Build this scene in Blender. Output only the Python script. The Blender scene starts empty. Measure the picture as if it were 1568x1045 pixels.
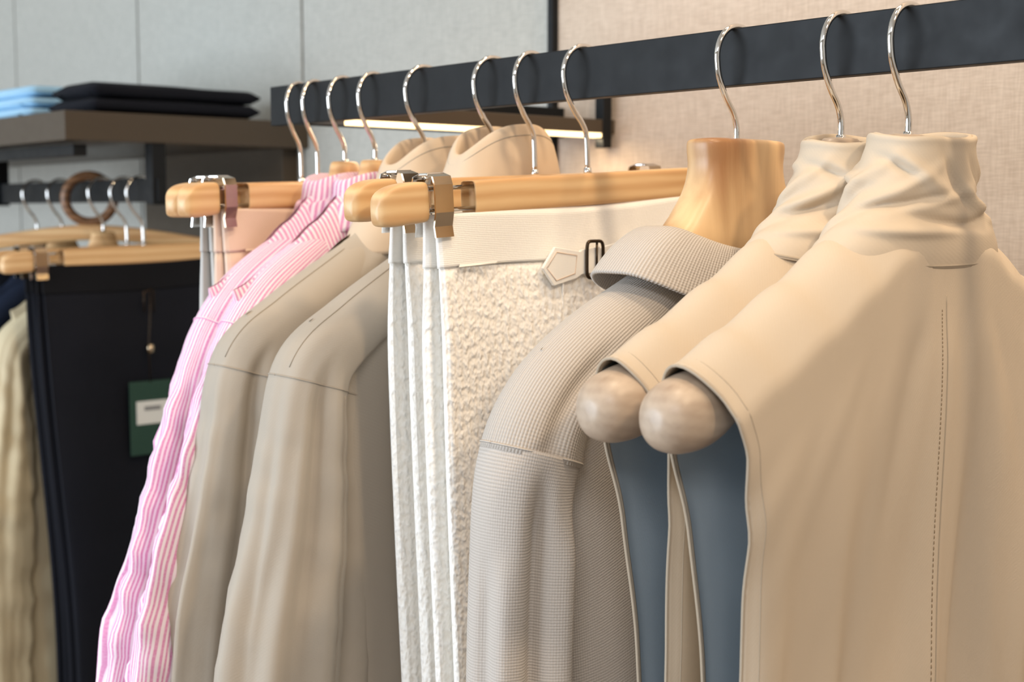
import bpy, math, random
from mathutils import Vector, noise
random.seed(4)
scene = bpy.context.scene
scene.view_settings.view_transform = 'Standard'
ZB = 1.609      # rail centre height
YB = 0.776      # rail y

def lin(c):
    out = []
    for v in c:
        v /= 255.0
        out.append(v/12.92 if v <= 0.04045 else ((v+0.055)/1.055)**2.4)
    return (out[0], out[1], out[2], 1.0)

# ------------------------------------------------------------------ materials
def base_mat(name, rough=0.6, metallic=0.0, col=(200,200,200)):
    m = bpy.data.materials.new(name)
    m.use_nodes = True
    nt = m.node_tree
    b = nt.nodes['Principled BSDF']
    b.inputs['Base Color'].default_value = lin(col)
    b.inputs['Roughness'].default_value = rough
    b.inputs['Metallic'].default_value = metallic
    return m, nt, b

def N(nt, typ, **kw):
    n = nt.nodes.new(typ)
    for k, v in kw.items():
        if k in n.inputs:
            n.inputs[k].default_value = v
        else:
            setattr(n, k, v)
    return n

def mathn(nt, op, a, b=None):
    n = nt.nodes.new('ShaderNodeMath'); n.operation = op
    for i, x in enumerate((a, b)):
        if x is None: continue
        if isinstance(x, (int, float)): n.inputs[i].default_value = x
        else: nt.links.new(x, n.inputs[i])
    return n.outputs[0]

def fabric(name, col, col2=None, kind='twill', strength=0.25, rough=0.85, sheen=0.0, dist=0.0006):
    m, nt, b = base_mat(name, rough)
    L = nt.links
    b.inputs['Specular IOR Level'].default_value = 0.22
    uv = N(nt, 'ShaderNodeTexCoord').outputs['UV']
    nz = N(nt, 'ShaderNodeTexNoise', Scale=9.0, Detail=3.0)
    L.new(uv, nz.inputs['Vector'])
    c2 = col2 if col2 else tuple(int(c*0.95) for c in col)
    mix = N(nt, 'ShaderNodeMix', data_type='RGBA')
    mix.inputs[6].default_value = lin(col); mix.inputs[7].default_value = lin(c2)
    fac = nz.outputs['Fac']; h = None
    if kind == 'twill':
        w = N(nt, 'ShaderNodeTexWave', wave_type='BANDS', bands_direction='DIAGONAL', Scale=220.0, Distortion=0.5)
        L.new(uv, w.inputs['Vector'])
        n2 = N(nt, 'ShaderNodeTexNoise', Scale=700.0, Detail=2.0); L.new(uv, n2.inputs['Vector'])
        h = mathn(nt, 'ADD', mathn(nt, 'MULTIPLY', w.outputs['Fac'], 0.4), n2.outputs['Fac'])
    elif kind == 'stripe':
        w = N(nt, 'ShaderNodeTexWave', wave_type='BANDS', bands_direction='X', Scale=66.0, Distortion=0.15, Detail=1.0)
        L.new(uv, w.inputs['Vector'])
        r = N(nt, 'ShaderNodeValToRGB'); r.color_ramp.elements[0].position = 0.34; r.color_ramp.elements[1].position = 0.70
        L.new(w.outputs['Fac'], r.inputs['Fac'])
        n2 = N(nt, 'ShaderNodeTexNoise', Scale=500.0, Detail=2.0); L.new(uv, n2.inputs['Vector'])
        fac = mathn(nt, 'MULTIPLY', r.outputs['Color'], mathn(nt, 'ADD', 0.55, mathn(nt, 'MULTIPLY', n2.outputs['Fac'], 0.7)))
        h = n2.outputs['Fac']
    elif kind in ('rib', 'knit'):
        w = N(nt, 'ShaderNodeTexWave', wave_type='BANDS', bands_direction='X' if kind == 'rib' else 'Y',
              Scale=160.0 if kind == 'rib' else 170.0, Distortion=0.3, Detail=1.0)
        L.new(uv, w.inputs['Vector'])
        w2 = N(nt, 'ShaderNodeTexWave', wave_type='BANDS', bands_direction='Y' if kind == 'rib' else 'X', Scale=170.0, Distortion=0.6)
        L.new(uv, w2.inputs['Vector'])
        n2 = N(nt, 'ShaderNodeTexNoise', Scale=600.0, Detail=2.0); L.new(uv, n2.inputs['Vector'])
        h = mathn(nt, 'ADD', mathn(nt, 'ADD', mathn(nt, 'MULTIPLY', w.outputs['Fac'], 1.0 if kind == 'rib' else 0.6), mathn(nt, 'MULTIPLY', w2.outputs['Fac'], 0.35)), mathn(nt, 'MULTIPLY', n2.outputs['Fac'], 0.7))
        fac = mathn(nt, 'MULTIPLY', mathn(nt, 'SUBTRACT', 1.0, w.outputs['Fac']), 0.7)
    elif kind == 'seersucker':
        mp = N(nt, 'ShaderNodeMapping'); mp.inputs['Scale'].default_value = (1.0, 0.7, 1.0); mp.inputs['Rotation'].default_value = (0, 0, 0.5)
        L.new(uv, mp.inputs['Vector'])
        v = N(nt, 'ShaderNodeTexNoise', Scale=235.0, Detail=1.0, Distortion=0.1); L.new(mp.outputs[0], v.inputs['Vector'])
        w = N(nt, 'ShaderNodeTexWave', wave_type='BANDS', bands_direction='X', Scale=48.0, Distortion=0.8, Detail=1.0)
        L.new(uv, w.inputs['Vector'])
        h = mathn(nt, 'MULTIPLY', v.outputs['Fac'], mathn(nt, 'ADD', 1.3, mathn(nt, 'MULTIPLY', w.outputs['Fac'], 0.7)))
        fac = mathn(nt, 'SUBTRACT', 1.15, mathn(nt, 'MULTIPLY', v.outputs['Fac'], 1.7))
    elif kind == 'band':
        w = N(nt, 'ShaderNodeTexWave', wave_type='BANDS', bands_direction='Y', Scale=230.0, Distortion=1.0, Detail=1.0)
        L.new(uv, w.inputs['Vector'])
        n2 = N(nt, 'ShaderNodeTexNoise', Scale=500.0, Detail=2.0); L.new(uv, n2.inputs['Vector'])
        h = mathn(nt, 'ADD', mathn(nt, 'MULTIPLY', w.outputs['Fac'], 0.6), n2.outputs['Fac'])
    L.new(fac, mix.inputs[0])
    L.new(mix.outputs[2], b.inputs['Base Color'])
    bp = N(nt, 'ShaderNodeBump', Strength=strength, Distance=dist)
    L.new(h, bp.inputs['Height']); L.new(bp.outputs[0], b.inputs['Normal'])
    return m

def wood(name, c1, c2, axis='Y', rough=0.42, scale=1.0, wave=0.4):
    m, nt, b = base_mat(name, rough)
    L = nt.links
    tc = N(nt, 'ShaderNodeTexCoord')
    mp = N(nt, 'ShaderNodeMapping')
    s = {'Y': (60, 5, 60), 'X': (5, 60, 60), 'Z': (60, 60, 5)}[axis]
    mp.inputs['Scale'].default_value = tuple(v*scale for v in s)
    L.new(tc.outputs['Object'], mp.inputs['Vector'])
    n1 = N(nt, 'ShaderNodeTexNoise', Scale=1.0, Detail=5.0, Roughness=0.6, Distortion=0.6)
    L.new(mp.outputs[0], n1.inputs['Vector'])
    w = N(nt, 'ShaderNodeTexWave', Scale=0.45, Distortion=6.0, Detail=3.0, wave_type='BANDS', bands_direction='Z')
    L.new(mp.outputs[0], w.inputs['Vector'])
    f = mathn(nt, 'ADD', mathn(nt, 'MULTIPLY', n1.outputs['Fac'], 1-wave), mathn(nt, 'MULTIPLY', w.outputs['Fac'], wave))
    r = N(nt, 'ShaderNodeValToRGB')
    r.color_ramp.elements[0].position = 0.25; r.color_ramp.elements[0].color = lin(c1)
    r.color_ramp.elements[1].position = 0.75; r.color_ramp.elements[1].color = lin(c2)
    L.new(f, r.inputs['Fac']); L.new(r.outputs[0], b.inputs['Base Color'])
    return m

def ringwood(name, c1, c2, rough=0.38):
    m, nt, b = base_mat(name, rough)
    L = nt.links
    tc = N(nt, 'ShaderNodeTexCoord')
    mp = N(nt, 'ShaderNodeMapping'); mp.inputs['Scale'].default_value = (1.0, 0.30, 0.9); mp.inputs['Rotation'].default_value = (0.45, 0, 0.1)
    L.new(tc.outputs['Object'], mp.inputs['Vector'])
    w = N(nt, 'ShaderNodeTexWave', Scale=60.0, Distortion=5.0, Detail=2.0, wave_type='BANDS', bands_direction='Z')
    w.inputs['Detail Scale'].default_value = 0.35
    L.new(mp.outputs[0], w.inputs['Vector'])
    n1 = N(nt, 'ShaderNodeTexNoise', Scale=90.0, Detail=4.0); L.new(mp.outputs[0], n1.inputs['Vector'])
    f = mathn(nt, 'ADD', mathn(nt, 'MULTIPLY', w.outputs['Fac'], 0.08), mathn(nt, 'MULTIPLY', n1.outputs['Fac'], 0.92))
    r = N(nt, 'ShaderNodeValToRGB')
    r.color_ramp.elements[0].position = 0.2; r.color_ramp.elements[0].color = lin(c1)
    r.color_ramp.elements[1].position = 0.8; r.color_ramp.elements[1].color = lin(c2)
    L.new(f, r.inputs['Fac']); L.new(r.outputs[0], b.inputs['Base Color'])
    return m

def metal(name, col, rough, metallic=1.0, spec=0.5):
    m, nt, b = base_mat(name, rough, metallic, col)
    b.inputs['Specular IOR Level'].default_value = spec
    tc = N(nt, 'ShaderNodeTexCoord')
    n1 = N(nt, 'ShaderNodeTexNoise', Scale=60.0, Detail=3.0); nt.links.new(tc.outputs['Object'], n1.inputs['Vector'])
    mr = N(nt, 'ShaderNodeMapRange'); mr.inputs['To Min'].default_value = rough*0.8; mr.inputs['To Max'].default_value = rough*1.25
    nt.links.new(n1.outputs['Fac'], mr.inputs['Value']); nt.links.new(mr.outputs[0], b.inputs['Roughness'])
    return m

def linen(name, c1, c2, rough=0.9, sc=1.0):
    m, nt, b = base_mat(name, rough)
    L = nt.links
    tc = N(nt, 'ShaderNodeTexCoord')
    hs = []
    for s in ((60, 60, 700), (600, 60, 40)):
        mp = N(nt, 'ShaderNodeMapping'); mp.inputs['Scale'].default_value = tuple(v*sc for v in s)
        L.new(tc.outputs['Object'], mp.inputs['Vector'])
        n1 = N(nt, 'ShaderNodeTexNoise', Scale=1.0, Detail=3.0); L.new(mp.outputs[0], n1.inputs['Vector'])
        hs.append(n1.outputs['Fac'])
    f = mathn(nt, 'MULTIPLY', mathn(nt, 'ADD', hs[0], hs[1]), 0.5)
    r = N(nt, 'ShaderNodeValToRGB')
    r.color_ramp.elements[0].position = 0.38; r.color_ramp.elements[0].color = lin(c1)
    r.color_ramp.elements[1].position = 0.62; r.color_ramp.elements[1].color = lin(c2)
    L.new(f, r.inputs['Fac']); L.new(r.outputs[0], b.inputs['Base Color'])
    bp = N(nt, 'ShaderNodeBump', Strength=0.3, Distance=0.001); L.new(f, bp.inputs['Height']); L.new(bp.outputs[0], b.inputs['Normal'])
    return m

def emis(name, col, s):
    m, nt, b = base_mat(name, 0.5, 0, col)
    b.inputs['Emission Color'].default_value = lin(col); b.inputs['Emission Strength'].default_value = s
    return m

M = dict(
    vest=fabric('beige_technical_twill', (203,186,164), kind='twill', strength=0.10, rough=0.6),
    vest_in=fabric('beige_binding', (180,165,145), kind='twill', strength=0.1),
    shade_layer=fabric('slate_shade_layer', (176,186,192), kind='twill', strength=0.1, rough=0.6),  # cool window-lit shade inside the vests, put into this blue-grey colour
    coat=fabric('stone_cotton', (180,169,154), kind='twill', strength=0.12, rough=0.7),
    coat_seam=fabric('stone_seam', (168,157,143), kind='twill', strength=0.1),
    coat_collar=fabric('stone_collar', (212,190,164), kind='twill', strength=0.1),
    stitch=fabric('stitch_thread', (150,130,106), kind='twill', strength=0.1),
    pink=fabric('pink_stripe_linen', (238,224,232), (216,140,182), kind='stripe', strength=0.2),
    rib=fabric('ribbed_knit', (198,189,179), (166,155,144), kind='rib', strength=0.42, dist=0.0010),
    knit=fabric('fine_knit', (198,189,180), (176,166,155), kind='knit', strength=0.4, dist=0.0008),
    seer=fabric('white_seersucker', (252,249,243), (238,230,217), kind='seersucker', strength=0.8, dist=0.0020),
    band=fabric('white_waistband', (250,247,240), (240,235,227), kind='band', strength=0.3, dist=0.0006),
    pale=fabric('pale_grey_cotton', (206,204,198), kind='twill'),
    blush=fabric('blush_cotton', (226,202,182), kind='twill'),
    navy=fabric('navy_wool', (17,19,28), (11,13,20), kind='twill'),
    black=fabric('black_wool', (14,15,20), (10,10,14), kind='twill'),
    cream=fabric('cream_silk', (208,194,162), kind='twill', rough=0.6),
    ltblue=fabric('light_blue_cotton', (165,206,232), kind='twill'),
    blue=fabric('dark_blue_denim', (24,34,54), kind='twill'),
    maple=wood('maple_wood', (204,158,108), (228,192,142)),
    ash=ringwood('pale_ash_wood', (158,136,116), (202,182,160)),
    beech=wood('beech_wood', (160,114,74), (226,190,142), axis='Z', rough=0.38, scale=0.6, wave=0.5),
    darkwood=wood('walnut_wood', (104,70,44), (146,104,70), rough=0.4),
    chrome=metal('chrome', (225,222,218), 0.07),
    clip=metal('brushed_bronze', (184,164,138), 0.2),
    bronze=metal('dark_bronze', (70,58,46), 0.3),
    bar=metal('black_powder_coat', (12,15,18), 0.5, 0.0, 0.25),
    shelf=metal('taupe_metal', (72,61,48), 0.45, 0.2),
    green=base_mat('green_card', 0.6, 0, (22,58,44))[0],
    white=base_mat('white_label', 0.7, 0, (215,215,210))[0],
    ink=base_mat('grey_ink', 0.7, 0, (130,130,130))[0],
)

# ------------------------------------------------------------------ geometry helpers
def empty(name, loc=(0,0,0), rz=0.0, rx=0.0):
    e = bpy.data.objects.new(name, None)
    e.empty_display_size = 0.05
    e.location = loc; e.rotation_euler = (rx, 0, rz)
    scene.collection.objects.link(e)
    return e

def mesh(name, verts, faces, mat, parent=None, uvs=None, smooth=True, solid=0.0, sub=0, bevel=0.0):
    me = bpy.data.meshes.new(name)
    me.from_pydata([tuple(v) for v in verts], [], faces)
    if uvs:
        ul = me.uv_layers.new(name='UVMap')
        for i, lp in enumerate(me.loops):
            ul.data[i].uv = uvs[i] if len(uvs) == len(me.loops) else uvs[lp.vertex_index]
    me.materials.append(mat)
    if smooth:
        for p in me.polygons: p.use_smooth = True
    me.validate(); me.update()
    o = bpy.data.objects.new(name, me)
    scene.collection.objects.link(o)
    if parent: o.parent = parent
    if bevel:
        md = o.modifiers.new('bevel', 'BEVEL'); md.width = bevel; md.segments = 3; md.limit_method = 'ANGLE'
    if solid:
        md = o.modifiers.new('solid', 'SOLIDIFY'); md.thickness = solid; md.offset = 0
    if sub:
        md = o.modifiers.new('sub', 'SUBSURF'); md.levels = sub; md.render_levels = sub
    return o

def cr(keys, n):
    out = []; K = len(keys)
    for i in range(n):
        t = i/(n-1)*(K-1); k = min(int(t), K-2); f = t-k
        p1 = keys[k]; p2 = keys[k+1]
        p0 = keys[k-1] if k > 0 else tuple(2*a-b for a, b in zip(p1, p2))
        p3 = keys[k+2] if k+2 < K else tuple(2*b-a for a, b in zip(p1, p2))
        out.append(tuple(0.5*((2*b)+(-a+c)*f+(2*a-5*b+4*c-d)*f*f+(-a+3*b-3*c+d)*f**3) for a, b, c, d in zip(p0, p1, p2, p3)))
    return out

def tab(table, x):
    if x <= table[0][0]: return table[0][1]
    for (x0, y0), (x1, y1) in zip(table, table[1:]):
        if x <= x1:
            f = (x-x0)/(x1-x0); f = f*f*(3-2*f)*0.5+f*0.5
            return y0+(y1-y0)*f
    return table[-1][1]

def sm(x):
    x = max(0.0, min(1.0, x)); return x*x*(3-2*x)

def nz(a, b, c): return noise.noise(Vector((a, b, c)))

def loft(name, rings, mat, parent, closed=True, caps=False, **kw):
    n = len(rings[0]); verts = [Vector(p) for r in rings for p in r]
    mid = rings[len(rings)//2]
    cu = [0.0]
    for j in range(1, n): cu.append(cu[-1]+(Vector(mid[j])-Vector(mid[j-1])).length)
    tot = cu[-1]+(Vector(mid[0])-Vector(mid[-1])).length
    cv = [0.0]
    for i in range(1, len(rings)):
        d = sum((Vector(rings[i][j])-Vector(rings[i-1][j])).length for j in range(0, n, 4))/len(range(0, n, 4))
        cv.append(cv[-1]+d)
    faces = []; uvs = []
    m = n if closed else n-1
    for i in range(len(rings)-1):
        for j in range(m):
            j2 = (j+1) % n
            faces.append((i*n+j, i*n+j2, (i+1)*n+j2, (i+1)*n+j))
            ua, ub = cu[j], (cu[j2] if j2 else tot)
            uvs += [(ua, cv[i]), (ub, cv[i]), (ub, cv[i+1]), (ua, cv[i+1])]
    if caps:
        for idx in (0, len(rings)-1):
            c = sum((Vector(p) for p in rings[idx]), Vector())/n
            ci = len(verts); verts.append(c)
            for j in range(n):
                j2 = (j+1) % n
                a, b2 = idx*n+j, idx*n+j2
                faces.append((ci, b2, a) if idx == 0 else (ci, a, b2))
                uvs += [(0, 0), (0.01, 0), (0.01, 0.01)]
    return mesh(name, verts, faces, mat, parent, uvs, **kw)

def tube(name, pts, r, mat, parent, seg=10, closed=False):
    P = [Vector(p) for p in pts]; n = len(P); rings = []
    up = None
    for i in range(n):
        if closed: t = (P[(i+1) % n]-P[i-1]).normalized()
        else: t = (P[min(i+1, n-1)]-P[max(i-1, 0)]).normalized()
        if up is None:
            up = Vector((1, 0, 0)) if abs(t.x) < 0.8 else Vector((0, 0, 1))
        up = (up-t*up.dot(t)).normalized()
        s = t.cross(up)
        rings.append([P[i]+up*r*math.cos(k*2*math.pi/seg)+s*r*math.sin(k*2*math.pi/seg) for k in range(seg)])
    if closed: rings.append(rings[0])
    return loft(name, rings, mat, parent, caps=not closed)

def rbox(name, c, s, mat, parent=None, bevel=0.002):
    x, y, z = s[0]/2, s[1]/2, s[2]/2
    v = [(c[0]+i*x, c[1]+j*y, c[2]+k*z) for i in (-1, 1) for j in (-1, 1) for k in (-1, 1)]
    f = [(0,1,3,2),(4,6,7,5),(0,4,5,1),(2,3,7,6),(0,2,6,4),(1,5,7,3)]
    return mesh(name, v, f, mat, parent, smooth=False, bevel=bevel)

def bar_loft(name, st, mat, parent, e=0.75, seg=28, n=30, bcurve=0.0):
    rings = []
    for a, z, hz, hb in cr(st, n):
        hz = max(hz, 0.0004); hb = max(hb, 0.0004)
        ring = []
        for k in range(seg):
            p = k*2*math.pi/seg; c, s = math.cos(p), math.sin(p)
            ring.append((hb*math.copysign(abs(c)**e, c)+bcurve*a*a, a, z+hz*math.copysign(abs(s)**e, s)))
        rings.append(ring)
    return loft(name, rings, mat, parent, caps=True)

# ------------------------------------------------------------------ hangers
def hook(parent, zend=-0.06, s=1.0):
    pts = []
    for d in range(-25, 196, 8):
        t = math.radians(d)
        pts.append((0, 0.0225*math.cos(t)*s, (-0.0007+0.0225*math.sin(t))*s))
    k = [(0,-0.0222*s,-0.006*s), (0,-0.0195*s,-0.016*s), (0,-0.0125*s,-0.0285*s), (0,-0.004*s,-0.039*s), (0,0,-0.050*s), (0,0,zend)]
    pts += cr(k, 22)[1:]
    tube('hook', pts, 0.0022*s, M['chrome'], parent, seg=12)
    tube('collar_ferrule', [(0,0,zend+0.004), (0,0,zend-0.002)], 0.0032*s, M['chrome'], parent, seg=14)

def shoulder_hanger(xh, rz=0.0, mat='ash', slim=1.0, head=False, y=YB, zb=ZB, rx=0.0, asc=0.78, drop=0.0):
    e = empty('wooden_coat_hanger', (xh, y, zb), rz, rx)
    hook(e, -0.062)
    half = [(0,-0.092,0.018,0.012),(0.035,-0.112,0.016,0.013),(0.08,-0.146,0.015,0.015),(0.13,-0.175,0.015,0.016),
            (0.168,-0.200,0.017,0.018),(0.195,-0.2145,0.0215,0.0205),(0.215,-0.2190,0.0215,0.0205),(0.230,-0.2205,0.0175,0.0165),(0.2375,-0.2210,0.0090,0.0085),(0.2390,-0.2210,0.001,0.001)]
    if slim != 1: half = [(a*asc, z+0.004-0.10*a*(1-asc)-drop*sm(a/0.06), hz*.7, hb*slim) for a, z, hz, hb in half]
    st = [(-a, z, hz, hb) for a, z, hz, hb in reversed(half)] + half[1:]
    bar_loft('arms', st, M[mat], e, e=0.95, n=100, seg=36)
    if head:
        keys = [(-0.0575,0.033,0.010),(-0.059,0.042,0.016),(-0.064,0.0435,0.0175),(-0.078,0.042,0.0175),(-0.094,0.047,0.018),(-0.112,0.061,0.019),(-0.135,0.080,0.020),(-0.160,0.07,0.012)]
        rings = []
        for z, ha, hb in cr(keys, 26):
            rings.append([(hb*math.copysign(abs(math.cos(p))**.55, math.cos(p)), ha*math.copysign(abs(math.sin(p))**.55, math.sin(p)), z)
                          for p in [k*2*math.pi/48 for k in range(48)]])
        loft('neck_block', rings, M['beech'], e, caps=True)
    else:
        rings = []
        for z, ha, hb in cr([(-0.060,0.010,0.006),(-0.062,0.018,0.009),(-0.075,0.022,0.010),(-0.10,0.034,0.011)], 10):
            rings.append([(hb*math.cos(p), ha*math.sin(p), z) for p in [k*2*math.pi/28 for k in range(28)]])
        loft('neck_block', rings, M[mat], e, caps=True)
    return e

def clip_hanger(xh, rz=0.0, rx=0.0, y=YB, zb=ZB, name='clip_trouser_hanger', mat='maple'):
    e = empty(name, (xh, y, zb), rz, rx)
    hook(e, -0.078)
    bar_loft('centre_bar', [(-0.1185,-0.091,0.011,0.007),(-0.117,-0.091,0.0125,0.0085),(0,-0.091,0.0128,0.0088),(0.117,-0.091,0.0125,0.0085),(0.1185,-0.091,0.011,0.007)], M[mat], e, e=0.32, n=30, seg=40)
    for s in (-1, 1):
        st = [(0.1695,-0.092,0.012,0.007),(0.171,-0.092,0.0145,0.0088),(0.186,-0.0925,0.0150,0.009),(0.200,-0.094,0.0142,0.009),(0.209,-0.096,0.011,0.0075),(0.2125,-0.098,0.005,0.004)]
        st = [(s*a, z, hz, hb) for a, z, hz, hb in st]
        if s < 0: st = st[::-1]
        bar_loft('end_block', st, M[mat], e, e=0.4, n=24, seg=40)
        for dz in (-0.083, -0.099):
            tube('rod', [(0, s*0.112, dz), (0, s*0.176, dz)], 0.0017, M['chrome'], e)
        for b in (-1, 1):
            prof = [(0.004,-0.072),(0.0105,-0.074),(0.0125,-0.080),(0.0125,-0.100),(0.0100,-0.110),(0.0112,-0.118)]
            rings = []
            for bx, z in prof:
                rings.append([(b*bx, s*(0.151), z), (b*(bx+0.0014), s*(0.1512), z), (b*(bx+0.0014), s*0.1678, z), (b*bx, s*0.168, z)])
            loft('clip_plate', rings, M['clip'] if b > 0 else M['chrome'], e, caps=True, smooth=False)
        rbox('clip_bridge', (0, s*0.1595, -0.0725), (0.011, 0.016, 0.0022), M['chrome'], e, 0.0006)
        rbox('clip_catch', (0.0, s*0.1475, -0.091), (0.009, 0.004, 0.020), M['chrome'], e, 0.001)
    return e

# ------------------------------------------------------------------ garments
ZT = [(0,-0.080),(0.05,-0.092),(0.085,-0.118),(0.13,-0.148),(0.18,-0.174),(0.218,-0.192)]
ZV = [(0,-0.098),(0.05,-0.108),(0.085,-0.127),(0.13,-0.151),(0.18,-0.175),(0.218,-0.192)]

def seam(name, pts, parent, mat, r=0.0006):
    return tube(name, pts, r, mat, parent, seg=6)

def vest(xh, rz, seed, famp=1.0, df=0.0335, db=0.023):
    e = empty('beige_sleeveless_top', (xh, YB, ZB), rz)
    WT = [(0,0.219),(0.02,0.210),(0.05,0.198),(0.10,0.189),(0.18,0.183),(0.27,0.180),(0.36,0.190),(0.5,0.212),(0.72,0.222)]
    L = 0.72
    def pt(u, w, off=0.0):
        v = abs(w); side = 1 if w >= 0 else -1
        d = L*v**1.6
        a = tab(WT, d)*u
        z = tab(ZV, abs(0.219*u))-d
        D0 = df if side > 0 else db
        D = D0*min(1.0, d/0.028)**0.5 - 0.32*D0*sm((d-0.09)/0.20)
        D *= 1-0.30*abs(u)**4*sm((d-0.05)/0.12)
        f = sm((d-0.03)/0.28)
        wander = 0.25*nz(a*3, d*2.0, seed)
        fold = 0.022*f*nz(a*15+wander+d*0.8, d*0.9, seed+side*3)+0.0055*f*math.sin(a*62+2.2*nz(d*2, 0, seed)+seed)
        fold += 0.009*f*nz(a*38, d*1.0, seed+side*5)
        rad = math.atan2(a, d+0.06)
        fold += 0.0030*sm((d-0.05)/0.04)*(1-sm((d-0.08)/0.25))*nz(rad*8, d*4, seed+9+side)
        fold *= famp*(0.22 if side < 0 else 1.0)
        neck = sm((math.hypot(a*0.9, z+0.10)-0.055)/0.05)
        fold *= neck
        if off: D = max(D-off, 0)
        edge = 0.004*sm((abs(u)-0.94)/0.06)*sm((d-0.04)/0.05)
        return Vector((side*(D-edge)+fold*sm(d/0.02), a, z-(off*0.6 if v < .05 else 0)))
    NU, NW = 130, 180
    rings = [[pt(-1+2*i/(NU-1), -1+2*j/(NW-1)) for i in range(NU)] for j in range(NW)]
    loft('body', rings, M['vest'], e, closed=False, solid=0.0014)
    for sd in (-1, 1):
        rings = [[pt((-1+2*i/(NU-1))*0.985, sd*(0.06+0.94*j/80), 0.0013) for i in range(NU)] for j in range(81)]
        loft('shade_layer', rings, M['shade_layer'], e, closed=False)  # added inner sheet, its colour carries the cool shade inside the vest
    for s in (-1, 1):
        tube('armhole_binding', [pt(s*0.998, -1+2*j/160) for j in range(161)], 0.0010, M['vest_in'], e, seg=8)
        seam('armhole_stitching', [pt(s*0.955, j/80)+Vector((0.0006, 0, 0.0002)) for j in range(81)], e, M['vest_in'], 0.0004)
    seam('centre_seam', [pt(-0.03, j/100*0.98+0.02)+Vector((0.0007, 0, 0)) for j in range(20, 101)], e, M['vest_in'], 0.0006)
    ks = [pt(-0.055, j/600*0.98+0.02)+Vector((0.0008, 0, 0)) for j in range(130, 600)]
    vs, fs = [], []
    for k in range(0, len(ks)-2, 3):
        p, q = ks[k], ks[k+2]; i = len(vs)
        vs += [p+Vector((0,-.0004,0)), p+Vector((0,.0004,0)), q+Vector((0,.0004,0)), q+Vector((0,-.0004,0)), (p+q)/2+Vector((.0005,0,0))]
        fs += [(i,i+1,i+4),(i+1,i+2,i+4),(i+2,i+3,i+4),(i+3,i,i+4)]
    mesh('seam_stitches', vs, fs, M['stitch'], e)
    R = random.Random(int(seed*10))
    ex = [(-85,-.112,34,.030,.0045,-.0050),(-72,-.100,26,.032,.0040,.0052),(-48,-.103,14,.036,.0036,-.0060),(-30,-.086,-22,.026,.0042,.0050),(-42,-.119,8,.032,.0034,.0040),
          (0,-.090,-50,.020,.0034,-.0050),(-62,-.080,-15,.022,.0032,-.0040),(-14,-.112,-8,.030,.0034,-.0044),(-98,-.092,42,.022,.0042,.0046),(-110,-.108,30,.024,.004,-.004),
          (25,-.102,-35,.024,.004,.004),(-20,-.099,12,.026,.003,.0036)]
    cs = [(math.radians(a+R.uniform(-6, 6)), z, math.radians(b+R.uniform(-6, 6)), l, w_, am) for a, z, b, l, w_, am in ex]
    for i in range(12):
        cs.append((math.radians(R.uniform(30, 230)), R.uniform(-0.116, -0.074), math.radians(R.uniform(-45, 25)), R.uniform(0.014, 0.030), R.uniform(0.0028, 0.0050), R.choice((-1, -1, 1))*R.uniform(0.0022, 0.0045)))
    bk = db+0.0025
    keys = [(-0.140,0.092,0.0342),(-0.130,0.085,0.0352),(-0.118,0.073,0.0345),(-0.101,0.056,0.031),(-0.083,0.046,0.0285),(-0.068,0.042,0.0270),(-0.062,0.042,0.0270),
            (-0.0605,0.0405,0.0255),(-0.063,0.039,0.024),(-0.078,0.038,0.023)]
    rings = []
    K = cr(keys, 84); HALF = 56
    def xm(c, hb):
        return hb if c >= 0 else min(hb, bk+0.004)
    for i, (z, ha, hb) in enumerate(K):
        ring = []
        t = max(0, min(1, (z+0.139)/0.077)); out = i < HALF
        for k in range(150):
            p = -math.pi+k*2*math.pi/150; c, s = math.cos(p), math.sin(p)
            dr = 0
            for (p0, z0, an, ln, wd, am) in cs:
                dx = ((p-p0+math.pi) % (2*math.pi)-math.pi)*0.045; dz = z-z0
                al = dx*math.cos(an)+dz*math.sin(an); pe = -dx*math.sin(an)+dz*math.cos(an)
                q = (al/ln)**2+(pe/wd)**2
                if q < 9: dr += am*math.exp(-q)
            dr *= sm(t/0.2)*(1.0-0.55*sm((t-0.8)/0.2))
            if not out: dr *= 0.5
            zz = z-0.004*abs(c)**2*(1-t)+0.004*(1-t)*abs(s)**4+0.0030*nz(c*1.2, s*1.2, seed+5)*t+0.0025*s*t-0.002*c*t
            ring.append(((xm(c, hb)+dr)*math.copysign(abs(c)**.8, c)+0.003*t, (ha+dr)*math.copysign(abs(s)**.9, s)+0.012*t, zz))
        rings.append(ring)
    loft('stand_collar', rings, M['vest'], e, solid=0.0012)
    rim = []
    for q, (dz, g) in enumerate([(0.0005,-0.0045),(0.0035,-0.004),(0.0040,-0.0025),(0.0025,-0.0018),(-0.006,-0.0022)]):
        rim.append([(p[0]+(g*math.copysign(1, p[0]))*min(1, abs(p[0])/0.01), p[1]+g*(1 if p[1] > 0.012 else -1)*min(1, abs(p[1]-0.012)/0.01), p[2]+dz) for p in rings[52]])
    loft('collar_inner_rim', rim, M['vest'], e)
    seam('collar_seam', [(p[0]*1.0+math.copysign(0.0003, p[0]), p[1], p[2]+0.0004) for p in rings[1]]+[rings[1][0]], e, M['vest_in'], 0.0009)
    return e

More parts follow.
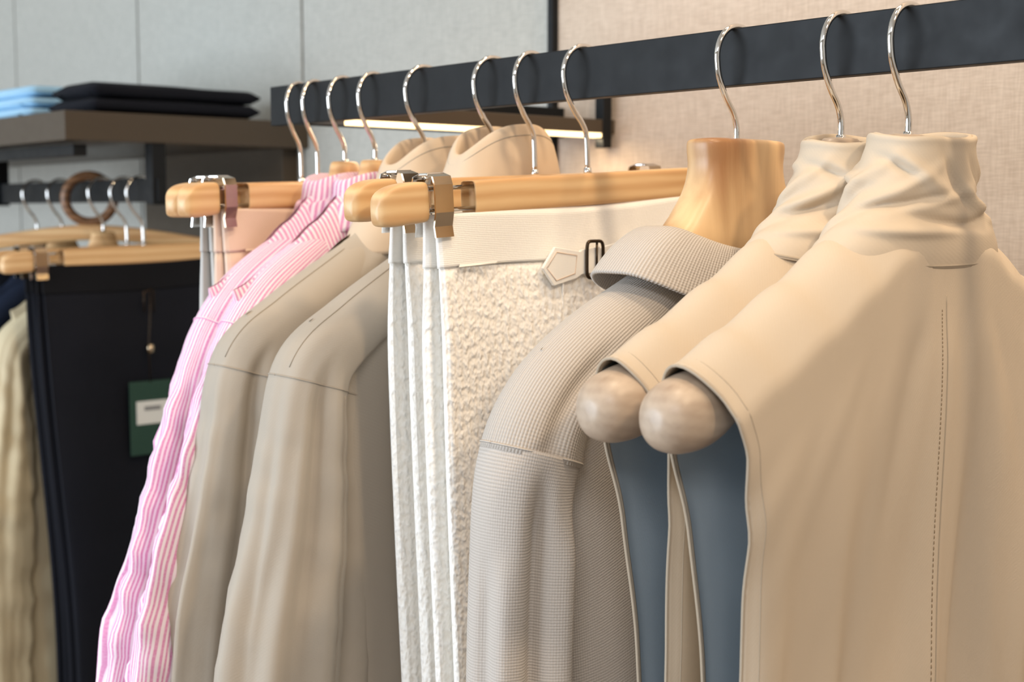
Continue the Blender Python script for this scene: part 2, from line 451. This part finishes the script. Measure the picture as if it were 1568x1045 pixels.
def sleeve(name, keys, mat, parent, seed, amp=0.1, sign=-1, n=90, seg=84, kphi=1.6, kz=2.0, wr=0.0, z0=0.0, creases=()):
    K = cr(keys, n); rings = []
    s_len = z0
    for i, (a, z, rn, rb) in enumerate(K):
        p0 = K[max(0, i-1)]; p1 = K[min(n-1, i+1)]
        t = Vector((p1[0]-p0[0], p1[1]-p0[1])).normalized()
        nrm = Vector((t.y, -t.x))
        if i: s_len += math.hypot(a-K[i-1][0], z-K[i-1][1])
        f = sm((s_len-0.08)/0.2)
        ring = []
        for k in range(seg):
            p = k*2*math.pi/seg; c, s = math.cos(p), math.sin(p)
            g = nz(c*kphi+seed, s*kphi, s_len*kz)+0.6*nz(c*kphi*2.2, s*kphi*2.2+seed, s_len*kz*1.6)
            m = 1+amp*f*g*1.6
            m2 = wr*nz(c*1.2+s_len*18, s*1.5+seed, s_len*40)*sm((s_len-0.12)/0.15)
            pd = math.degrees(p)
            for (pc, wd, am, s0, s1) in creases:
                dd = (pd-pc+180) % 360-180
                m2 += am*math.exp(-(dd/wd)**2)*sm((s_len-s0)/0.05)*(1-sm((s_len-s1)/0.08))
            q = Vector((a, z))+nrm*(rn*m+m2)*c
            ring.append(((rb*m+m2)*s, -sign*q.x, q.y))
        rings.append(ring)
    return loft(name, rings, mat, parent, caps=True), rings

def body_tube(name, W, D, L, mat, parent, seed, zt=ZT, amp=0.006, n=70, seg=120):
    rings = []
    for i in range(n):
        d = L*(i/(n-1))**1.5
        f = sm(d/0.4)
        ring = []
        for k in range(seg):
            p = k*2*math.pi/seg; c, s = math.cos(p), math.sin(p)
            w = tab(W, d); a = w*math.copysign(abs(c)**0.7, c)
            DD = tab(D, d)*min(1.0, d/0.03+0.02)**0.5
            b = DD*math.copysign(abs(s)**0.6, s)
            b += amp*f*(nz(a*16, d*1.5, seed+(3 if s > 0 else 0))*1.6+0.5*math.sin(a*60+seed))*min(1, abs(s)*2)
            ring.append((b, a, tab(zt, abs(a))-d))
        rings.append(ring)
    return loft(name, rings, mat, parent, caps=False)

def fold_collar(parent, mat, za, zb_, ha, hb, seed, flare=0.012, amp=0.0012, droop=0.012):
    keys = [(zb_+0.004, ha-0.004, hb-0.004),(za-0.010, ha-0.006, hb-0.005),(za-0.002, ha-0.003, hb-0.002),(za, ha, hb+0.001),
            (za-0.004, ha+0.004, hb+0.004),(za-0.02, ha+0.008, hb+0.006),((za+zb_)/2, ha+flare, hb+0.008),(zb_, ha+flare*1.6, hb+0.011)]
    rings = []
    for z, A, B in cr(keys, 40):
        ring = []
        for k in range(90):
            p = k*2*math.pi/90; c, s = math.cos(p), math.sin(p)
            d = amp*nz(c*2+seed, s*2, z*40)*2
            ring.append(((B+d)*math.copysign(abs(c)**.85, c), (A+d)*math.copysign(abs(s)**.95, s), z-droop*abs(s)**3))
        rings.append(ring)
    return loft('collar', rings, mat, parent, solid=0.0014)

def arch_collar(parent, mat, seed, dz=0.0):
    keys = [(-0.140,0.088,0.032),(-0.118,0.080,0.034),(-0.090,0.069,0.033),(-0.065,0.060,0.031),(-0.046,0.054,0.028),(-0.038,0.050,0.025),(-0.036,0.046,0.022),(-0.043,0.044,0.020),(-0.075,0.044,0.020)]
    rings = []
    for z, A, B in cr(keys, 50):
        ring = []; t = sm((z+0.13)/0.09)
        for k in range(100):
            p = k*2*math.pi/100; c, s = math.cos(p), math.sin(p)
            d = 0.0020*nz(c*1.6+seed, s*1.6, z*22)
            ring.append(((B+d)*math.copysign(abs(c)**.85, c), (A+d)*math.copysign(abs(s)**.9, s)+0.008*t, z+dz-t*(0.020*abs(s)**2.5-0.006*s)))
        rings.append(ring)
    o = loft('collar', rings, mat, parent, solid=0.0014)
    seam('collar_stitching', [Vector(p)*1.0+Vector((math.copysign(0.0006, p[0]), 0, 0.0004)) for p in rings[25]+[rings[25][0]]], parent, M['coat_seam'], 0.0005)
    return o

COAT = [(-0.045,-0.140,0.026,0.016),(-0.10,-0.172,0.027,0.025),(-0.150,-0.203,0.028,0.029),(-0.186,-0.236,0.033,0.030),(-0.194,-0.292,0.040,0.030),
        (-0.200,-0.36,0.049,0.031),(-0.212,-0.46,0.061,0.031),(-0.222,-0.60,0.060,0.031),(-0.230,-0.78,0.055,0.030)]
def jacket(xh, seed, rz=0.0, cdz=0.0):
    e = empty('beige_jacket', (xh, YB, ZB), rz)
    W = [(0,0.19),(0.05,0.175),(0.3,0.165),(0.7,0.18)]
    D = [(0,0.024),(0.2,0.026),(0.7,0.030)]
    body_tube('body', W, D, 0.75, M['coat'], e, seed, amp=0.008, zt=[(0,-0.09),(0.05,-0.10),(0.085,-0.13),(0.13,-0.162),(0.18,-0.19),(0.218,-0.208)])
    cr_ = ((75, 8, -0.007, 0.15, 0.9), (100, 10, 0.005, 0.15, 0.9), (135, 10, -0.016, 0.09, 0.8), (40, 12, -0.0035, 0.28, 0.9), (158, 10, 0.008, 0.12, 0.7))
    for sg in (-1, 1):
        o, R = sleeve('sleeve', COAT, M['coat'], e, seed+sg, amp=0.10, sign=sg, wr=0.0022, creases=cr_)
        r = R[35]; seam('armhole_seam', [Vector(p)+Vector((math.copysign(.0002, p[0]), 0, 0.0002)) for p in r]+[Vector(r[0])], e, M['coat_seam'], 0.0007)
        seam('sleeve_seam', [Vector(R[i][26])+Vector((0.0003, 0, 0)) for i in range(36, 90)], e, M['coat_seam'], 0.0006)
        seam('shoulder_seam', [Vector(R[i][5])+Vector((0.0002, 0, 0.0002)) for i in range(4, 35)], e, M['coat_seam'], 0.0005)
    arch_collar(e, M['coat_collar'], seed, cdz)
    return e

SHIRT = [(-0.045,-0.130,0.020,0.010),(-0.10,-0.160,0.026,0.018),(-0.150,-0.195,0.030,0.022),(-0.182,-0.245,0.036,0.022),(-0.205,-0.32,0.042,0.022),
         (-0.236,-0.41,0.047,0.023),(-0.262,-0.50,0.046,0.024),(-0.280,-0.62,0.040,0.022),(-0.285,-0.72,0.034,0.02)]
def shirt(xh, seed, rz):
    e = empty('pink_striped_shirt', (xh, YB, ZB), rz)
    body_tube('body', [(0,0.185),(0.05,0.17),(0.3,0.165),(0.7,0.18)], [(0,0.016),(0.2,0.018),(0.7,0.02)], 0.75, M['pink'], e, seed, amp=0.004)
    cr_ = ((60, 9, -0.004, 0.17, 0.9), (20, 10, 0.004, 0.2, 0.9), (-20, 9, -0.005, 0.25, 0.8), (95, 10, 0.004, 0.2, 0.9))
    for sg in (-1, 1):
        o, R = sleeve('sleeve', SHIRT, M['pink'], e, seed+sg, amp=0.14, sign=sg, wr=0.009, creases=cr_)
        r = R[28]; seam('armhole_seam', [Vector(p) for p in r]+[Vector(r[0])], e, M['pink'], 0.0010)
    fold_collar(e, M['pink'], -0.072, -0.122, 0.046, 0.018, seed, flare=0.016, droop=0.008)
    return e

POLO = [(-0.045,-0.147,0.022,0.014),(-0.095,-0.173,0.024,0.024),(-0.145,-0.201,0.028,0.029),(-0.183,-0.232,0.031,0.030),(-0.201,-0.270,0.035,0.031),
        (-0.207,-0.33,0.035,0.031),(-0.210,-0.42,0.035,0.031),(-0.212,-0.55,0.035,0.030),(-0.208,-0.75,0.032,0.028)]
def polo(xh, seed):
    e = empty('knit_polo_shirt', (xh, YB, ZB), 0)
    zt = [(0,-0.138),(0.06,-0.140),(0.09,-0.148),(0.13,-0.166),(0.18,-0.192),(0.22,-0.212)]
    body_tube('body', [(0,0.19),(0.05,0.18),(0.3,0.17),(0.7,0.18)], [(0,0.026),(0.2,0.028),(0.7,0.032)], 0.75, M['knit'], e, seed, zt=zt, amp=0.014)
    cr_ = ((72, 12, -0.012, 0.0, 0.9), (108, 12, 0.007, 0.02, 0.9), (35, 12, 0.003, 0.05, 0.9), (10, 10, -0.004, 0.05, 0.9), (140, 12, -0.009, 0.0, 0.8))
    for sg in (-1, 1):
        full = cr(POLO, 90)
        o, R = sleeve('ribbed_shoulder', full[:44], M['rib'], e, seed+sg, amp=0.06, sign=sg, n=60, creases=((72, 14, -0.006, 0.10, 0.9),))
        o, R2 = sleeve('sleeve', [(a, z, rn*1.0-0.0006, rb-0.0006) for a, z, rn, rb in full[42:]], M['knit'], e, seed+sg, amp=0.13, sign=sg, n=70, kz=1.5, creases=cr_, z0=0.0)
        r = R[-2]; seam('sleeve_seam', [Vector(p) for p in r]+[Vector(r[0])], e, M['rib'], 0.0009)
    keys = [(-0.150,-0.178,0.078,0.026),(-0.130,-0.152,0.076,0.028),(-0.122,-0.140,0.079,0.031),(-0.1195,-0.137,0.084,0.034),(-0.123,-0.140,0.094,0.037),(-0.131,-0.152,0.108,0.040),(-0.141,-0.166,0.120,0.042),(-0.149,-0.176,0.128,0.043)]
    rings = []
    for zs, zf, A, B in cr(keys, 50):
        rings.append([((B+0.0015*nz(math.cos(p)*3, math.sin(p)*3, zs*30))*math.copysign(abs(math.cos(p))**.55, math.cos(p)), A*math.copysign(abs(math.sin(p))**.8, math.sin(p)),
                       zs*math.sin(p)**2+zf*math.cos(p)**2) for p in [k*2*math.pi/120 for k in range(120)]])
    loft('collar', rings, M['rib'], e, solid=0.0024)
    return e

def trousers(xh, name, mat, bmat, rz=0.0, rx=0.0, y=YB, zb=ZB, seed=0, L=0.75, tabbed=False, hw=0.163, taper=0.02, offs=(-0.009, 0.009)):
    e = empty(name, (xh, y, zb), rz, 0)
    tz = math.tan(rx); ysh = 0.09*rx
    for li, off in enumerate(offs):
        def ringset(z0, z1, n, grow=0.0):
            rings = []
            for i in range(n):
                z = z0+(z1-z0)*i/(n-1); d = -0.104-z
                o = off*(0.5+0.5*sm(d/0.10)); hb = (0.0040+0.0040*sm(d/0.12))+grow
                w = hw-taper*sm(d/0.6)+grow
                ring = []
                for k in range(130):
                    p = k*2*math.pi/130; c, s = math.cos(p), math.sin(p)
                    a = w*math.copysign(abs(c)**0.45, c)+ysh+0.004*li
                    b = hb*math.copysign(abs(s)**0.55, s)
                    wv = 0.0040*sm(d/0.12)*nz(a*14+li*4, d*1.6, seed+li*7)+0.0022*sm(d/0.04)*math.sin(a*40+seed+d*3)*(1 if abs(s) > .2 else .4)
                    sag = -0.003*math.cos((a-ysh)/hw*math.pi*1.0)*(1-sm(d/0.1))
                    ring.append((o+b+wv, a, z+a*tz+sag))
                rings.append(ring)
            return rings
        loft('waistband', ringset(-0.105, -0.143, 16, 0.0010), bmat, e, caps=True)
        loft('legs', ringset(-0.1425, -0.104-L, 70), mat, e, caps=True)
    if tabbed:
        def plate(nm, poly, b0, th, mt, bev=0.0006):
            n = len(poly)
            v = [(b0, p[0], p[1]) for p in poly]+[(b0+th, p[0], p[1]) for p in poly]
            f = [tuple(range(n))[::-1], tuple(range(n, 2*n))]+[(i, (i+1) % n, n+(i+1) % n, n+i) for i in range(n)]
            uv = [(p[1]*1.0, p[0]) for p in poly]*2
            return mesh(nm, v, f, mt, e, uv, smooth=False, bevel=bev)
        b0 = 0.0165; q = b0+0.0029
        plate('side_adjuster_tab', [(-0.062,-0.152),(-0.049,-0.136),(-0.022,-0.140),(-0.020,-0.1385),(0.000,-0.1365),(0.000,-0.157),(-0.020,-0.158),(-0.026,-0.161),(-0.050,-0.166)], b0, 0.0028, bmat)
        plate('side_adjuster_strap', [(-0.002,-0.138),(0.045,-0.129),(0.045,-0.149),(-0.002,-0.156)], b0-0.0005, 0.0020, bmat)
        seam('tab_stitching', [(q,-0.058,-0.152),(q,-0.048,-0.140),(q,-0.026,-0.143),(q,-0.028,-0.157),(q,-0.048,-0.162),(q,-0.058,-0.152)], e, M['blush'], 0.0005)
        bk = [(q+0.002, -0.008+0.0090*math.copysign(abs(math.cos(p))**.35, math.cos(p)), -0.1465+0.0145*math.copysign(abs(math.sin(p))**.35, math.sin(p))) for p in [k*2*math.pi/40 for k in range(40)]]
        tube('buckle', bk, 0.0014, M['bronze'], e, closed=True)
        tube('buckle_bar', [(q+0.0015,-0.0055,-0.133),(q+0.0015,-0.0055,-0.160)], 0.0010, M['bronze'], e)
        seam('side_seam', [(0.0165+0.0012*sm(k/30), -0.038, -0.145-k*0.01) for k in range(60)], e, mat, 0.0009)
    return e

shoulder_hanger(-0.4931)
vest(-0.4931, 0, 1.3)
shoulder_hanger(-0.5441, rz=math.radians(0.5))
vest(-0.5445, math.radians(0.5), 7.7, famp=0.3, df=0.0262, db=0.026)
shoulder_hanger(-0.6325, mat='beech', head=True, slim=0.7, asc=0.84)
polo(-0.6325, 3.1)
TX = 0.06; R7 = math.radians(8)
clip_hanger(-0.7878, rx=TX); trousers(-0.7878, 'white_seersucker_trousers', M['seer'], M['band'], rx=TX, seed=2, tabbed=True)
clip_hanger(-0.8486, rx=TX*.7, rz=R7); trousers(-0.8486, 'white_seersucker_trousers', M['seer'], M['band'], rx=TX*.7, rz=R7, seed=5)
shoulder_hanger(-0.8972, mat='maple', slim=0.5, drop=0.012); jacket(-0.8972, 2.2)
shoulder_hanger(-0.9923, mat='maple', slim=0.5, drop=0.012); jacket(-0.9923, 5.9, cdz=-0.006)
shoulder_hanger(-1.0704, rz=math.radians(13), mat='maple', slim=0.4); shirt(-1.0704, 1.1, math.radians(13))
shoulder_hanger(-1.1208, rz=math.radians(15), mat='maple', slim=0.4); shirt(-1.1208, 4.4, math.radians(15))
clip_hanger(-1.1704, rz=math.radians(22.5), rx=.03); trousers(-1.1704, 'blush_trousers', M['blush'], M['blush'], rz=math.radians(22.5), rx=.03, seed=8, offs=(-.006,.006))
clip_hanger(-1.2005, rz=math.radians(24), rx=.03); trousers(-1.2005, 'pale_grey_trousers', M['pale'], M['pale'], rz=math.radians(24), rx=.03, seed=3, offs=(-.006,.006))

# rail
rail = empty('garment_rail', (0, 0, 0))
rbox('flat_bar', ((-1.246+0.55)/2, YB, ZB), (1.796, 0.012, 0.040), M['bar'], rail, 0.0008)
rbox('wall_bracket', (0.5, (YB+1.18)/2, ZB), (0.012, 1.18-YB, 0.04), M['bar'], rail, 0.0008)
rbox('wall_bracket', (-1.238, (YB+1.18)/2, ZB), (0.012, 1.18-YB, 0.036), M['bar'], rail, 0.0008)
sh = empty('lit_wall_shelf')
rbox('board', (-1.187, 0.987, 1.600), (0.085, 0.384, 0.016), M['shelf'], sh, 0.001)
rbox('led_profile', (-1.152, 0.987, 1.5895), (0.012, 0.37, 0.005), emis('led_warm', (255,222,165), 3.2), sh, 0)
rbox('bracket_post', (-1.150, 1.165, 1.62), (0.014, 0.014, 0.09), M['bar'], sh, 0.001)

su = empty('display_shelf')
rbox('board', (-2.6, 0.985, 1.617), (1.6, 0.39, 0.040), M['shelf'], su, 0.001)
rbox('post', (-1.815, 0.93, 1.555), (0.022, 0.022, 0.09), M['bar'], su, 0.001)
rbox('post', (-2.39, 0.93, 1.555), (0.022, 0.022, 0.09), M['bar'], su, 0.001)
rbox('hanging_bar', (-2.1, 0.93, 1.531), (0.60, 0.010, 0.034), M['bar'], su, 0.001)
rbox('apron', (-2.6, 0.82, 1.585), (1.56, 0.02, 0.016), M['bar'], su, 0.001)
rbox('cabinet_back', (-2.06, 1.165, 0.80), (0.46, 0.028, 1.60), M['shelf'], su, 0.001)

def folded(name, x0, x1, y0, y1, z0, layers, h, mat):
    e = empty(name)
    for l in range(layers):
        zc = z0+h*(l+0.5); rings = []
        ny = 26
        for i in range(ny):
            t = i/(ny-1); y = y0+(y1-y0)*t+0.004*l
            endf = min(1, math.sin(math.pi*min(max(t, 0.0), 1.0))*9+0.15)**.5
            ring = []
            for k in range(40):
                p = k*2*math.pi/40; c, s = math.cos(p), math.sin(p)
                hx = (x1-x0)/2-0.004*l
                ring.append(((x0+x1)/2+hx*math.copysign(abs(c)**.35, c)+0.003*nz(y*9, l, c), y,
                             zc+(h*0.5)*endf*math.copysign(abs(s)**.6, s)+0.002*nz(y*11, c*2, l*3+1)))
            rings.append(ring)
        loft('fold', rings, mat, e, caps=True)
    return e
folded('folded_navy_trousers', -1.955, -1.810, 0.835, 1.10, 1.6385, 2, 0.021, M['navy'])
folded('folded_blue_shirt', -2.27, -1.98, 0.815, 1.1, 1.6385, 3, 0.016, M['ltblue'])

LB = 1.531
def lhook(x):
    return clip_hanger(x, y=0.93, zb=LB-0.002, rx=0.03)
lhook(-1.862); trousers(-1.862, 'navy_trousers', M['navy'], M['black'], y=0.93, zb=LB, rx=0.03, seed=4, L=0.8, hw=0.160, taper=0.03, offs=(-.009,.009))
lhook(-1.915); trousers(-1.915, 'navy_trousers', M['navy'], M['black'], y=0.93, zb=LB, rx=0.03, seed=6, L=0.8, hw=0.155, taper=0.03, offs=(-.008,.008))
def blouse(x, mat, nm, seed):
    e = empty(nm, (x, 0.93, LB-0.0)); e.scale = (1, 0.80, 1)
    h = shoulder_hanger(x, y=0.93, zb=LB-0.001, mat='maple', slim=0.4, asc=0.65, drop=0.012)
    body_tube('body', [(0,0.185),(0.05,0.17),(0.3,0.165),(0.7,0.18)], [(0,0.016),(0.2,0.018),(0.7,0.02)], 0.8, mat, e, seed, amp=0.004)
    for sg in (-1, 1):
        sleeve('sleeve', COAT, mat, e, seed+sg, amp=0.2, sign=sg, wr=0.008)
    return e
blouse(-1.990, M['cream'], 'cream_blouse', 3.3)
blouse(-2.14, M['blue'], 'blue_shirt', 9.3)
blouse(-2.24, M['navy'], 'navy_shirt', 6.3)
rg = empty('wooden_ring_hanger', (-2.035, 0.93, LB-0.011), math.radians(-25))
pts = [(0, 0.036*math.cos(p), 0.036*math.sin(p)) for p in [k*2*math.pi/48 for k in range(48)]]
tube('ring', pts, 0.0075, M['darkwood'], rg, seg=14, closed=True)
bar_loft('arms', [(-0.19,-0.075,0.004,0.004),(-0.18,-0.073,0.01,0.007),(0,-0.052,0.012,0.008),(0.18,-0.073,0.01,0.007),(0.19,-0.075,0.004,0.004)], M['maple'], rg, e=0.6)

tg = empty('price_tag', (-1.838, 0.925, 1.5))
rbox('card', (0, 0, -0.30), (0.0012, 0.066, 0.108), M['green'], tg, 0.0003)
rbox('label', (0.0012, 0.002, -0.292), (0.0006, 0.050, 0.034), M['white'], tg, 0)
rbox('print_line', (0.0018, 0.002, -0.286), (0.0003, 0.026, 0.006), M['ink'], tg, 0)
tube('string', [(0,0,-0.25),(0.002,-0.002,-0.20),(0.001,0.002,-0.15),(0,0.003,-0.11)], 0.0009, M['bronze'], tg, seg=6)
tube('safety_pin', [(0.001,-0.007,-0.145),(0.001,-0.007,-0.115),(0.001,0.008,-0.113),(0.001,0.008,-0.145)], 0.0012, M['bronze'], tg, seg=6)
tube('seal', [(0.003,0,-0.192),(0.003,0,-0.204)], 0.006, M['clip'], tg, seg=14)

# ------------------------------------------------------------------ room
wl = linen('wall_linen_grey', (166,165,158), (186,185,177))
ww = linen('wall_linen_warm', (184,166,148), (206,189,171))
plaster = linen('plaster', (215,212,205), (225,222,215))
X0, X1, Y0, H = -4.2, 2.2, -3.0, 2.8
wb = empty('wall_back')
SX = [-4.2, -3.49, -2.925, -2.36, -1.815, -1.248]
for a, b in zip(SX, SX[1:]):
    rbox('panel', ((a+b)/2, 1.205, H/2), (b-a-0.006, 0.05, H), wl, wb, 0.001)
rbox('panel_warm', ((SX[-1]+X1)/2, 1.205, H/2), (X1-SX[-1]-0.006, 0.05, H), ww, wb, 0.001)
rbox('panel_joint_backing', ((X0+X1)/2, 1.24, H/2), (X1-X0, 0.02, H), M['bar'], wb, 0)
rbox('trim_1', (-1.248, 1.176, H/2), (0.009, 0.012, H), M['bar'], None, 0.0005)
rbox('wall_left', (X0-0.05, (Y0+1.2)/2, H/2), (0.1, 4.3, H), plaster, None, 0)
rbox('wall_right', (X1+0.05, (Y0+1.2)/2, H/2), (0.1, 4.3, H), plaster, None, 0)
wf = empty('wall_front')
rbox('below', ((X0+X1)/2, Y0-0.05, 0.3), (X1-X0, 0.1, 0.6), plaster, wf, 0)
rbox('above', ((X0+X1)/2, Y0-0.05, 2.65), (X1-X0, 0.1, 0.3), plaster, wf, 0)
rbox('side', (X0+0.3, Y0-0.05, 1.55), (0.6, 0.1, 1.9), plaster, wf, 0)
rbox('side', (X1-1.1, Y0-0.05, 1.55), (2.2, 0.1, 1.9), plaster, wf, 0)
wn = empty('window_1')
for x in (-3.57, -2.4, -1.2, -0.03):
    rbox('mullion', (x, Y0-0.03, 1.55), (0.05, 0.06, 1.9), M['bar'], wn, 0.002)
fl = wood('oak_floor', (120,96,70), (150,122,92), axis='X', rough=0.5, scale=0.1)
rbox('floor', ((X0+X1)/2, (Y0+1.2)/2, -0.05), (X1-X0, 4.3, 0.1), fl, None, 0)
rbox('ceiling', ((X0+X1)/2, (Y0+1.2)/2, H+0.05), (X1-X0, 4.3, 0.1), plaster, None, 0)
rbox('baseboard_back', ((X0+X1)/2, 1.172, 0.05), (X1-X0, 0.014, 0.1), plaster, None, 0.002)

# ------------------------------------------------------------------ lights
def area(name, loc, target, size, power, col, sy=None):
    l = bpy.data.lights.new(name, 'AREA'); l.energy = power; l.color = col
    l.shape = 'RECTANGLE'; l.size = size; l.size_y = sy or size
    o = bpy.data.objects.new(name, l); scene.collection.objects.link(o)
    o.location = loc; o.rotation_euler = (Vector(target)-Vector(loc)).to_track_quat('-Z', 'Y').to_euler()
    return o
area('window_daylight', (-2.1, Y0+0.05, 1.55), (-1.8, 0.9, 1.3), 3.0, 155, (0.79, 0.89, 1.0), 1.8)
area('added_fill_light', (0.9, -1.0, 2.74), (0.2, 0.2, 1.0), 1.2, 26, (0.97, 0.97, 1.0), 0.6)  # unseen fill light, added to brighten the right-facing sides of the garments
def spot(name, loc, target, power, col, ang=60, r=0.05):
    l = bpy.data.lights.new(name, 'SPOT'); l.energy = power; l.color = col; l.spot_size = math.radians(ang); l.spot_blend = 0.6; l.shadow_soft_size = r
    o = bpy.data.objects.new(name, l); scene.collection.objects.link(o)
    o.location = loc; o.rotation_euler = (Vector(target)-Vector(loc)).to_track_quat('-Z', 'Y').to_euler()
spot('downlight_1', (0.75, 0.62, 2.70), (-0.55, 0.8, 1.4), 46, (1.0, 0.77, 0.52), 60, 0.08)
spot('downlight_2', (-0.35, 0.6, 2.70), (-0.9, 0.85, 1.4), 26, (1.0, 0.80, 0.57), 60, 0.08)
area('cove_light', (-0.3, 1.0, 2.6), (-0.3, 1.15, 1.3), 1.6, 7, (1.0, 0.74, 0.48), 0.08)
area('shelf_led', (-1.152, 0.987, 1.585), (-1.152, 0.987, 1.0), 0.012, 0.5, (1.0, 0.78, 0.5), 0.36)

w = bpy.data.worlds.new('World'); scene.world = w; w.use_nodes = True
w.node_tree.nodes['Background'].inputs[0].default_value = (0.7, 0.85, 1.0, 1)
w.node_tree.nodes['Background'].inputs[1].default_value = 0.8

# ------------------------------------------------------------------ camera
cam = bpy.data.cameras.new('camera'); co = bpy.data.objects.new('camera', cam); scene.collection.objects.link(co)
cam.lens = 48.2; cam.sensor_width = 36; cam.clip_start = 0.05
p = math.radians(5.39)
co.location = (0, 0, 1.5)
co.rotation_euler = Vector((-0.7478*math.cos(p), 0.6639*math.cos(p), -math.sin(p))).to_track_quat('-Z', 'Y').to_euler()
cam.dof.use_dof = True; cam.dof.focus_distance = 0.92; cam.dof.aperture_fstop = 8
scene.camera = co
print('DONE', len(bpy.data.objects))
